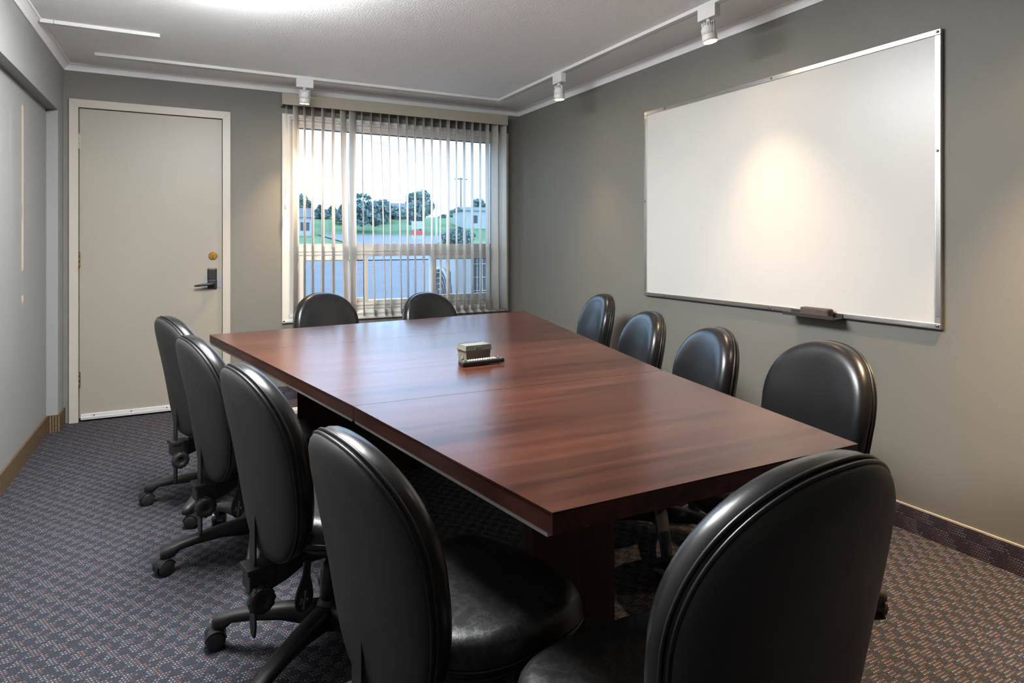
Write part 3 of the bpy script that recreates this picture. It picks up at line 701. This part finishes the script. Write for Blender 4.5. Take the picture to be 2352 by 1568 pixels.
def make_chair():
    ch = empty('office_chair')
    N = 72
    X0, ZB = -0.168, 0.875 - BHT * math.cos(REC)
    P = lambda ring: [pad_xf(p, X0, ZB) for p in ring]
    # --- backrest
    bk = empty('backrest'); bk.parent = ch
    fr = [(-0.010, 0.992), (-0.004, 1.002), (0.012, 1.004), (0.026, 0.985), (0.037, 0.95), (0.045, 0.90), (0.050, 0.82), (0.0515, 0.70), (0.050, 0.5), (0.048, 0.25)]
    rs = [P(pad_ring(N, d, s_)) for d, s_ in fr]
    MB().rings(rs, c1=pad_xf((0, BHT * .47, 0.047 + 0.012), X0, ZB)).build('back_cushion', M['leather'], bk)
    br = [(-0.010, 0.990), (-0.020, 0.990), (-0.027, 0.972), (-0.033, 0.93), (-0.037, 0.85), (-0.0395, 0.7), (-0.0405, 0.4)]
    rs = [P(pad_ring(N, d, s_)) for d, s_ in br]
    MB().rings(rs, c1=pad_xf((0, BHT * .47, -0.041 + 0.012), X0, ZB)).build('back_shell', M['shell'], bk)
    for d, s_ in ((-0.006, 1.006), (-0.017, 0.997)):
        MB().tube(P(pad_ring(96, d, s_)), 0.0034, 8, closed=True).build('piping', M['piping'], bk)
    # --- seat cushion
    n2 = 64
    def seat_ring(sh, z, drop=1.0):
        out = []
        for i in range(n2):
            a = 2 * PI * i / n2; c, s_ = math.cos(a), math.sin(a); e = 2.9
            x = math.copysign(abs(c) ** (2 / e), c) * 0.220; y = math.copysign(abs(s_) ** (2 / e), s_) * 0.226
            if x < 0: y *= 1 - 0.12 * (-x / 0.220) ** 2
            x *= sh; y *= sh
            zz = z - drop * (0.028 * max(0, (x - 0.08) / 0.15) ** 2) + drop * 0.012 * max(0, (-x - 0.10) / 0.13) ** 2 + drop * 0.008 * (y / 0.24) ** 2
            out.append(Vector((x + 0.060, y, zz)))
        return out
    st = empty('seat'); st.parent = ch
    sr = [(0.90, 0.372, .8), (0.965, 0.374, .9), (0.992, 0.384, 1), (1.0, 0.402, 1), (0.995, 0.420, 1), (0.975, 0.436, 1), (0.94, 0.447, 1), (0.88, 0.4535, 1), (0.78, 0.456, 1), (0.6, 0.455, 1), (0.35, 0.452, 1)]
    MB().rings([seat_ring(a, b, c) for a, b, c in sr], c1=Vector((0.060, 0, 0.451))).build('seat_cushion', M['leather_seat'], st)
    MB().rings([seat_ring(0.55, 0.345, 0), seat_ring(0.85, 0.352, .6), seat_ring(0.93, 0.362, .8), seat_ring(0.93, 0.373, .8)], c0=Vector((0.060, 0, 0.345)), c1=Vector((0.060, 0, 0.374))).build('seat_pan', M['plastic'], st)
    MB().tube(seat_ring(1.0, 0.392, 1), 0.003, 6, closed=True).build('piping', M['piping'], st)
    # --- mechanism
    mech = MB(); mech.box(-0.10, 0.12, -0.060, 0.060, 0.300, 0.347, bev=0.006); mech.box(-0.12, 0.20, -0.085, 0.085, 0.3365, 0.3475)
    mech.box(-0.165, -0.09, -0.028, 0.028, 0.292, 0.326, bev=0.003)
    mech.build('tilt_mechanism', M['plastic_hi'], ch)
    # --- flat back bar with clamp and knob
    XB = X0 - 0.058
    bar = MB(); bar.prism([(-0.0225, 0.545), (0.0225, 0.545), (0.0225, 0.150), (0.012, 0.118), (-0.012, 0.118), (-0.0225, 0.150)], -0.003, 0.003, Matrix.Translation((XB, 0, 0)) @ Matrix(((0, 0, 1, 0), (1, 0, 0, 0), (0, 1, 0, 0), (0, 0, 0, 1))))
    bar.build('back_bar', M['bar'], ch)
    cl = MB(); cl.box(XB - 0.020, X0 - 0.005, -0.034, 0.034, 0.255, 0.318, bev=0.004); cl.box(XB - 0.026, XB + 0.014, -0.038, 0.038, 0.305, 0.322, bev=0.003)
    cl.prism([(XB + 0.0, 0.236), (X0 + 0.03, 0.262), (X0 + 0.075, 0.285), (X0 + 0.075, 0.318), (X0 - 0.01, 0.312), (XB + 0.0, 0.300)], -0.029, 0.029, Matrix(((1, 0, 0, 0), (0, 0, 1, 0), (0, 1, 0, 0), (0, 0, 0, 1))))
    clo = cl.build('bar_clamp', M['plastic'], ch)
    MR = Matrix.Translation((XB + 0.006, -0.034, 0.240)) @ Matrix.Rotation(PI / 2, 4, 'X')
    kb = MB(); kb.lathe([(0.018, 0), (0.030, 0.004), (0.035, 0.008), (0.0355, 0.026), (0.033, 0.031), (0.014, 0.031), (0.012, 0.026)], 30, MR)
    for k in range(12): kb.box(0.033, 0.0375, -0.004, 0.004, 0.008, 0.027, mtx=MR @ Matrix.Rotation(2 * PI * k / 12, 4, 'Z'))
    kb.build('knob', M['plastic'], ch)
    # --- levers: a hanging paddle with printed words on the right, a flat one on the left
    def paddle(name, M4, text):
        prof = [(-0.008, 0.0), (0.008, 0.0), (0.010, -0.05), (0.022, -0.095), (0.026, -0.125), (0.022, -0.150), (0.010, -0.165), (-0.010, -0.165), (-0.022, -0.150), (-0.026, -0.125), (-0.022, -0.095), (-0.010, -0.05)]
        o = MB().prism(prof, -0.004, 0.004, M4).build(name, M['plastic'], ch)
        if text:
            cu = bpy.data.curves.new('lever_print', 'FONT'); cu.body = text; cu.size = 0.0095; cu.align_x = 'CENTER'; cu.align_y = 'CENTER'; cu.space_line = 0.95
            tmp = bpy.data.objects.new('tmp_text', cu); C.objects.link(tmp)
            dg = bpy.context.evaluated_depsgraph_get(); me = bpy.data.meshes.new_from_object(tmp.evaluated_get(dg))
            C.objects.unlink(tmp); bpy.data.objects.remove(tmp); bpy.data.curves.remove(cu)
            me.transform(M4 @ Matrix.Translation((0, -0.128, 0.0044)) @ Matrix.Rotation(PI / 2, 4, 'Z'))
            me.materials.clear(); me.materials.append(M['print'])
            t = bpy.data.objects.new('lever_print', me); C.objects.link(t); t.parent = o
    # plane of paddle: local x -> chair x, local y -> chair z (up), local z -> chair -y (outwards right)
    MP = Matrix.Translation((-0.115, -0.120, 0.345)) @ Matrix.Rotation(math.radians(14), 4, 'X') @ Matrix(((1, 0, 0, 0), (0, 0, -1, 0), (0, 1, 0, 0), (0, 0, 0, 1)))
    paddle('tilt_lever', MP, 'Tilter\nDOWN-Locked\nUP')
    MP2 = Matrix.Translation((-0.120, 0.10, 0.335)) @ Matrix.Rotation(math.radians(100), 4, 'Z') @ Matrix(((1, 0, 0, 0), (0, -0.94, 0.342, 0), (0, 0.342, 0.94, 0), (0, 0, 0, 1))) @ Matrix.Rotation(PI, 4, 'Z')
    paddle('height_lever', MP2, None)
    # --- gas column
    MB().lathe([(0.026, 0.085), (0.026, 0.235), (0.023, 0.238), (0.023, 0.262), (0.0145, 0.264), (0.0145, 0.302)], 24).build('gas_column', M['plastic_hi'], ch)
    hub = MB(); hub.lathe([(0.030, 0.062), (0.040, 0.066), (0.043, 0.110), (0.040, 0.134), (0.031, 0.142), (0.029, 0.150)], 30); hub.build('base_hub', M['plastic'], ch)
    # --- five arms and casters
    secs = [(0.020, 0.138, 0.072, 0.031), (0.070, 0.136, 0.080, 0.028), (0.140, 0.130, 0.090, 0.0255), (0.225, 0.119, 0.088, 0.0235), (0.290, 0.107, 0.080, 0.0215), (0.312, 0.101, 0.060, 0.0210), (0.342, 0.094, 0.060, 0.019), (0.354, 0.084, 0.062, 0.012)]
    am = MB(); rr = []
    for r, zt, zb, hw in secs:
        h = zt - zb
        rr.append([Vector((r, y, z)) for y, z in ((-hw * .92, zb), (hw * .92, zb), (hw, zb + h * .55), (hw * .92, zt - h * .16), (hw * .62, zt - h * .03), (0, zt), (-hw * .62, zt - h * .03), (-hw * .92, zt - h * .16), (-hw, zb + h * .55))])
    am.rings(rr, c0=Vector((0.02, 0, 0.1)), c1=Vector((0.356, 0, 0.072)))
    ame = am.mesh('base_arm'); ame.materials.append(M['plastic'])
    # caster: stem, hood, two wheels; local origin at the stem on the floor, trailing towards +x
    hood = MB(); prof = []
    for k in range(11):
        a = math.radians(-15 + 195 * k / 10); prof.append((0.016 + 0.0305 * math.cos(a), 0.0275 + 0.0305 * math.sin(a)))
    hv = [Vector((x, -0.010, z)) for x, z in prof] ; hv2 = [Vector((x, 0.010, z)) for x, z in prof]
    hood.prism([(x, z) for x, z in prof], -0.0095, 0.0095, Matrix(((1, 0, 0, 0), (0, 0, 1, 0), (0, 1, 0, 0), (0, 0, 0, 1))))
    for s_ in (-1, 1):   # shroud over each wheel, upper rear half
        inn = [(0.016 + 0.0285 * math.cos(math.radians(20 + 150 * k / 10)), 0.0275 + 0.0285 * math.sin(math.radians(20 + 150 * k / 10))) for k in range(11)]
        out = [(0.016 + 0.0315 * math.cos(math.radians(20 + 150 * k / 10)), 0.0275 + 0.0315 * math.sin(math.radians(20 + 150 * k / 10))) for k in range(11)]
        hood.prism(out + inn[::-1], 0.0095 * s_, 0.0270 * s_, Matrix(((1, 0, 0, 0), (0, 0, 1, 0), (0, 1, 0, 0), (0, 0, 0, 1))))
    hood.lathe([(0.0105, 0.040), (0.0105, 0.062)], 14)
    hme = hood.mesh('caster'); hme.materials.append(M['plastic_hi'])
    wh = MB(); wh.lathe([(0.010, 0.0), (0.024, 0.001), (0.0272, 0.004), (0.0275, 0.012), (0.0265, 0.016), (0.022, 0.018), (0.004, 0.0195)], 26)
    wme = wh.mesh('wheel'); wme.materials.append(M['plastic'])
    for k in range(5):
        a = 2 * PI * k / 5
        o = bpy.data.objects.new('base_arm', ame); C.objects.link(o); o.parent = ch; o.rotation_euler = (0, 0, a)
        c_ = bpy.data.objects.new('caster', hme); C.objects.link(c_); c_.parent = ch
        c_.location = (0.330 * math.cos(a), 0.330 * math.sin(a), 0); c_.rotation_euler = (0, 0, a + 0.5 + 1.3 * k)
        for s_ in (-1, 1):
            q = bpy.data.objects.new('wheel', wme); C.objects.link(q); q.parent = c_
            q.location = (0.016, 0.0100 * s_, 0.0278); q.rotation_euler = (-PI / 2 * s_, 0, 0)
    return ch
BASE_PARTS = ('base_arm', 'caster')
chair0 = make_chair()
# (pad bottom-centre x, y, facing angle, back top height, base angle, label)
CH = [
    (0.001, 3.294, 0.290, 0.890, 2.93, 'black office chair facing the table, farthest of the row by the door'),
    (0.094, 2.674, 0.236, 0.876, 3.27, 'black office chair facing the table, second from the door'),
    (0.218, 1.926, 0.218, 0.886, 2.67, 'black office chair facing the table, third from the door, paddle lever showing'),
    (0.361, 1.287, 0.190, 0.850, 2.20, 'black office chair nearest on the door side, its back and creased seat in full view'),
    (0.752, 0.650, 1.646, 0.940, 5.45, 'black office chair at the narrow near end of the table, back to the viewer'),
    (2.351, 3.438, 2.902, 0.885, 0.30, 'black office chair by the whiteboard wall, farthest of its row, next the corner'),
    (2.121, 2.688, 2.871, 0.855, 5.01, 'black office chair under the whiteboard, second from the far corner'),
    (1.909, 2.005, 2.831, 0.865, 5.34, 'black office chair under the whiteboard, third from the far corner'),
    (1.925, 1.478, 2.985, 0.877, 4.31, 'black office chair below the eraser tray, largest in view of the whiteboard row'),
    (0.830, 4.289, -1.237, 0.885, 0.20, 'black office chair at the window end of the table, the one nearer the door'),
    (1.500, 4.110, -1.220, 0.876, 0.40, 'black office chair at the window end of the table, the one nearer the whiteboard wall'),
]
for i, (px, py, rot, zt, ba, lab) in enumerate(CH):
    o = chair0 if i == len(CH) - 1 else copy_tree(chair0)
    F = (math.cos(rot), math.sin(rot))
    o.location = (px + 0.168 * F[0], py + 0.168 * F[1], 0); o.rotation_euler = (0, 0, rot)
    tag(o, lab, 'chair', 'black office chairs around the conference table')
    dz = zt - 0.875
    off = ba - rot
    for c_ in o.children:
        base = c_.name.split('.')[0]
        if base in ('backrest',): c_.location.z += dz
        if base in BASE_PARTS:
            c_.location = Matrix.Rotation(off, 4, 'Z') @ c_.location
            c_.rotation_euler.z += off

# ------------------------------------------------------------------ cable raceway on the floor by the window wall
rw = empty('cable_raceway', (0, 0, 0), label='cream cable raceway lying on the carpet under the window end of the table', cat='raceway')
bx('duct', M['white_box'], rw, 0.45, 1.25, 4.70, 4.76, 0.0, 0.035, bev=0.006)
bx('cover', M['white_box'], rw, 0.46, 1.24, 4.712, 4.748, 0.035, 0.040)
cbm = MB().tube([(0.60, 4.82, 0.006), (0.68, 4.86, 0.006), (0.76, 4.84, 0.006), (0.90, 4.88, 0.006), (1.1, 4.86, 0.006)], 0.006, 8).build('power_cord', M['cable'])
tag(cbm, 'black power cord trailing on the carpet beside the cream raceway', 'cord')

# ------------------------------------------------------------------ outdoors
GZ = -0.12
struct(bx('ground', M['asphalt'], None, -60, 120, YF + T + 0.02, 46, GZ - 0.2, GZ))
def gz(y):   # rising lawn
    return GZ if y < 46 else GZ + 5.4 * (1 - math.cos(min(1, (y - 46) / 55) * PI / 2))
m = MB(); xs = [-80 + 20 * i for i in range(14)]; ys = [46 + 4 * i for i in range(17)] + [130, 200]
for y in ys:
    m.v += [(x, y, gz(y) + 0.25 * math.sin(x * 0.07 + y * 0.11)) for x in xs]
nx = len(xs)
for j in range(len(ys) - 1):
    for i in range(nx - 1): m.f.append((j * nx + i, j * nx + i + 1, (j + 1) * nx + i + 1, (j + 1) * nx + i)); m.sm.append(True)
struct(m.build('lawn_bank', M['grass']))
# driveway climbing the bank
m = MB()
pts = [(10.0, 22.0, 45.5), (11.5, 21.5, 52), (13, 22, 60), (15, 26, 70), (14, 34, 80)]
for x0, x1, y in pts: m.v += [(x0, y, gz(y) + 0.06 + 0.25 * math.sin(x0 * 0.07 + y * 0.11) * (y > 46)), (x1, y, gz(y) + 0.06 + 0.25 * math.sin(x1 * 0.07 + y * 0.11) * (y > 46))]
for j in range(len(pts) - 1): m.f.append((2 * j, 2 * j + 1, 2 * j + 3, 2 * j + 2)); m.sm.append(True)
struct(m.build('driveway', M['road']))

def tree(name, x, y, h, rx, label, leafm, n=1500, conifer=False, leaf=0.42):
    z0 = gz(y)
    t = empty(name, (x, y, z0), label=label, cat='tree', group='trees beyond the car park')
    MB().tube([(0, 0, -0.3), (0.05, 0, h * .35), (0.0, 0.05, h * .75)], [0.028 * h, 0.02 * h, 0.008 * h], 8).build('trunk', M['bark'], t)
    rnd = random.Random(hash((round(x, 2), round(y, 2))) % 9999)
    blobs = []
    if not conifer:
        for k in range(11):
            a = rnd.uniform(0, 2 * PI); rr = rnd.uniform(0.1, 0.72) * rx; zz = rnd.uniform(0.28, 0.88) * h
            sz = rnd.uniform(0.28, 0.5) * rx * (1.1 - 0.5 * abs(zz / h - 0.55))
            blobs.append((rr * math.cos(a), rr * math.sin(a), zz, sz))
    m = MB()
    for k in range(n):
        if conifer:
            q = rnd.random() ** 0.7; zz = h * (0.06 + 0.94 * q); r = rx * (1 - q) * rnd.uniform(0.55, 1.0) + 0.05
            a = rnd.uniform(0, 2 * PI); c = Vector((r * math.cos(a), r * math.sin(a), zz))
        else:
            b = rnd.choice(blobs); d = Vector((rnd.gauss(0, 1), rnd.gauss(0, 1), rnd.gauss(0, 1))).normalized()
            c = Vector(b[:3]) + d * b[3] * rnd.uniform(0.5, 1.0) ** 0.5
        s_ = leaf * rnd.uniform(0.5, 1.2)
        u = Vector((rnd.gauss(0, 1), rnd.gauss(0, 1), rnd.gauss(0, 1))).normalized(); v = u.cross(Vector((rnd.gauss(0, 1), rnd.gauss(0, 1), rnd.gauss(0, 1)))).normalized()
        m.add([c - u * s_, c + v * s_ * .6, c + u * s_, c - v * s_ * .6], [(0, 1, 2, 3)])
    me = bpy.data.meshes.new('foliage'); me.from_pydata(m.v, [], m.f); me.materials.append(leafm)
    o = bpy.data.objects.new('foliage', me); C.objects.link(o); o.parent = t; o['kind'] = 'stuff'
    return t
def at(kx, ky, y): return kx / ky * y      # x on a ray through the window at depth y
def top(v, ky, y): return 1.2284 + (555.9 - v) / 1446.4 / ky * y - gz(y)     # height of a tree whose tip stands at that sight line
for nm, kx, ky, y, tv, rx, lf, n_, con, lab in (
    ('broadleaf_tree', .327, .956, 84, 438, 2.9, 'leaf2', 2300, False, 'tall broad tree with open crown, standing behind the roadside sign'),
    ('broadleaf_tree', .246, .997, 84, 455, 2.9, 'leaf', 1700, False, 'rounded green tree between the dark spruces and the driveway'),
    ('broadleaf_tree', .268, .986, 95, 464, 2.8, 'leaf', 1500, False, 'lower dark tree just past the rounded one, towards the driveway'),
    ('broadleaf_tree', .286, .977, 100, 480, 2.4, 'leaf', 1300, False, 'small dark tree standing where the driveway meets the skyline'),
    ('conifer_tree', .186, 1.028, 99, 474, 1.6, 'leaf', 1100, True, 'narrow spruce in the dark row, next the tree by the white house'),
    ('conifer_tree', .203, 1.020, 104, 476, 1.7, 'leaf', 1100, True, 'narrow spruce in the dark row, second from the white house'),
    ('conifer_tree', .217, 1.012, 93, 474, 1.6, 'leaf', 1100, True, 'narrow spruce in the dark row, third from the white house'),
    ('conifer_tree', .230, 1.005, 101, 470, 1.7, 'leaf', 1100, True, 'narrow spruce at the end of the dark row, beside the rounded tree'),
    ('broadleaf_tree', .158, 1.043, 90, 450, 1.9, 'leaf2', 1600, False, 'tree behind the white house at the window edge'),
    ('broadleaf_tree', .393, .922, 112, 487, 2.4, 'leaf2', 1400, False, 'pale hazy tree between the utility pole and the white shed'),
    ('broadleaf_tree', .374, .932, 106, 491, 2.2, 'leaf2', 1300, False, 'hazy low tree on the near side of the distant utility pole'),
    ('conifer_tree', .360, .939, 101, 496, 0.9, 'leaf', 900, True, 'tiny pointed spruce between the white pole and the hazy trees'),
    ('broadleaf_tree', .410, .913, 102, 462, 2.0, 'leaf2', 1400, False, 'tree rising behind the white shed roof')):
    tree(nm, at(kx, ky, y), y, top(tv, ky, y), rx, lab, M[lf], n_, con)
# shrubs on the near bank
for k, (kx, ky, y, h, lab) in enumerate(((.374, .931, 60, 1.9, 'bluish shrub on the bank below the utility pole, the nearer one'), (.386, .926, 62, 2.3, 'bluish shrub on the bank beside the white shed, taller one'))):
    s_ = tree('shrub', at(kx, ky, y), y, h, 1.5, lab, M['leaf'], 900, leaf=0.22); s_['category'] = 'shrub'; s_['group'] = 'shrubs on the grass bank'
# white shed and house
def building(name, x, y, wdt, dep, h, rh, label):
    z0 = gz(y) - 0.2
    b = empty(name, (x, y, z0), label=label, cat='building')
    bx('walls', M['siding'], b, -wdt / 2, wdt / 2, 0, dep, 0, h)
    r = MB(); r.add([(-wdt / 2 - .3, -.3, h), (wdt / 2 + .3, -.3, h), (wdt / 2 + .3, dep + .3, h), (-wdt / 2 - .3, dep + .3, h), (-wdt / 2 - .3, dep / 2, h + rh), (wdt / 2 + .3, dep / 2, h + rh)],
                   [(0, 1, 5, 4), (2, 3, 4, 5), (0, 4, 3), (1, 2, 5), (0, 3, 2, 1)]); r.build('roof', M['roof'], b)
    for sx in (-.28, .28): bx('window', M['gasket'], b, wdt * sx - .5, wdt * sx + .5, -0.05, -0.002, h * .35, h * .75)
building('white_shed', at(.420, .9085, 88), 88, 7.0, 5, 2.9, 0.7, 'long white shed on the skyline by the blind stack')
building('white_house', at(.150, 1.046, 78), 78, 4.0, 4, 2.4, 1.2, 'small white house with dark roof at the window edge by the cord')
building('low_house', at(.302, .969, 112), 112, 5.0, 4, 2.2, 1.2, 'distant pale house at the top of the driveway')
# roadside sign
sg = empty('road_sign', (at(.3235, .958, 62), 62, gz(62)), label='white and red roadside sign on two posts before the tall tree', cat='sign')
for dx in (-.55, .55): MB().tube([(dx, 0, 0), (dx, 0, 2.9)], 0.05, 8).build('post', M['pole'], sg)
bx('upper_panel', M['sign_white'], sg, -.65, .65, -.06, .06, 2.15, 2.95); bx('red_panel', M['sign_red'], sg, -.65, .65, -.06, .06, 1.55, 2.0); bx('lower_panel', M['sign_white'], sg, -.65, .65, -.06, .06, 1.05, 1.45)
# poles, flag and wire
wp = MB().tube([(0, 0, 0), (0, 0, 4.6)], [0.10, 0.09], 10).build('marker_pole', M['pole']); wp.location = (at(.3497, .9446, 56), 56, gz(56)); tag(wp, 'plain white pole standing on the lawn in front of the tall tree', 'pole')
up = empty('utility_pole', (at(.3845, .927, 100), 100, gz(100)), label='distant wooden utility pole with a short crossarm', cat='pole')
MB().tube([(0, 0, 0), (0, 0, 7.2)], 0.13, 8).build('post', M['wood_pole'], up); bx('crossarm', M['wood_pole'], up, -1.2, 1.2, -.08, .08, 6.8, 7.0)
fp = empty('flag_pole', (at(.2256, 1.008, 50), 50, gz(50)), label='flagpole with a limp blue flag seen between two wide vanes', cat='flagpole')
MB().tube([(0, 0, 0), (0, 0, 9.6)], [0.07, 0.04], 8).build('post', M['pole'], fp)
fm = MB(); rows = []
for i in range(9):
    z = 9.2 - i * 0.36; wd = 0.06 + 0.30 * math.sin(PI * min(1, (i + 0.6) / 8.6)); rows.append([Vector((0.06 + wd * k / 5, 0.05 * math.sin(k * 1.9 + i * .5), z - 0.25 * k / 5)) for k in range(6)] + [Vector((0.06 + wd * k / 5, 0.02 + 0.05 * math.sin(k * 1.9 + i * .5), z - 0.25 * k / 5)) for k in range(5, -1, -1)])
fm.rings(rows, closed=True); fm.build('flag', M['flag'], fp)
wpl = empty('utility_pole', (-14.0, 30.0, GZ), label='roadside utility pole carrying the thin wire that slants across the sky', cat='pole')
MB().tube([(0, 0, 0), (0, 0, 9.0)], [0.15, 0.11], 10).build('post', M['wood_pole'], wpl)
MB().tube([(0, 0, 8.9), (at(.2118, 1.0153, 30) + 14, 0, 1.35 + 30 * .1735 / 1.0153), (at(.316, .961, 30) + 14, 0, 1.35 + 30 * .1425 / .961), (at(.4265, .905, 30) + 14, 0, 1.35 + 30 * .124 / .905), (at(.4265, .905, 30) + 26, 0, 4.6)], 0.012, 5).build('wire', M['wood_pole'], wpl)
# outdoor condenser unit just outside the lower sash
cu = empty('condenser_unit', (2.45, 6.05, GZ), label='white outdoor air conditioner unit with round fan, seen through the lower sash', cat='air conditioner')
bx('casing', M['unit'], cu, 0.0, 0.20, 0.0, 0.85, 0.30, 1.26, bev=0.02)
bx('coil_block', M['coil'], cu, 0.201, 0.36, 0.012, 0.83, 0.32, 1.24)
bx('top_cover', M['unit'], cu, 0.0, 0.37, 0.0, 0.85, 1.261, 1.285, bev=0.008)
for z in (0.42, 0.56, 0.70, 0.84, 0.98, 1.12): MB().tube([(0.195, -0.004, z), (0.37, -0.004, z)], 0.004, 6).build('guard_wire', M['unit'], cu)
for x in (0.24, 0.30): MB().tube([(x, -0.004, 0.32), (x, -0.004, 1.24)], 0.003, 6).build('guard_wire', M['unit'], cu)
fan = MB().lathe([(0.30, 0), (0.30, 0.03), (0.27, 0.035), (0.27, 0.0)], 36, Matrix.Translation((0.0, 0.40, 0.78)) @ Rx).build('fan_ring', M['unit'], cu)
for r in (0.06, 0.12, 0.18, 0.24): MB().tube([(-0.035, 0.40 + r * math.cos(2 * PI * k / 28), 0.78 + r * math.sin(2 * PI * k / 28)) for k in range(28)], 0.004, 6, closed=True).build('grille_ring', M['unit'], cu)
bx('fan_recess', M['coil'], cu, -0.004, -0.001, 0.14, 0.66, 0.52, 1.04)
for x0 in (0.06, 0.66): bx('foot', M['coil'], cu, 0.02, 0.33, x0, x0 + 0.10, 0.0, 0.30)
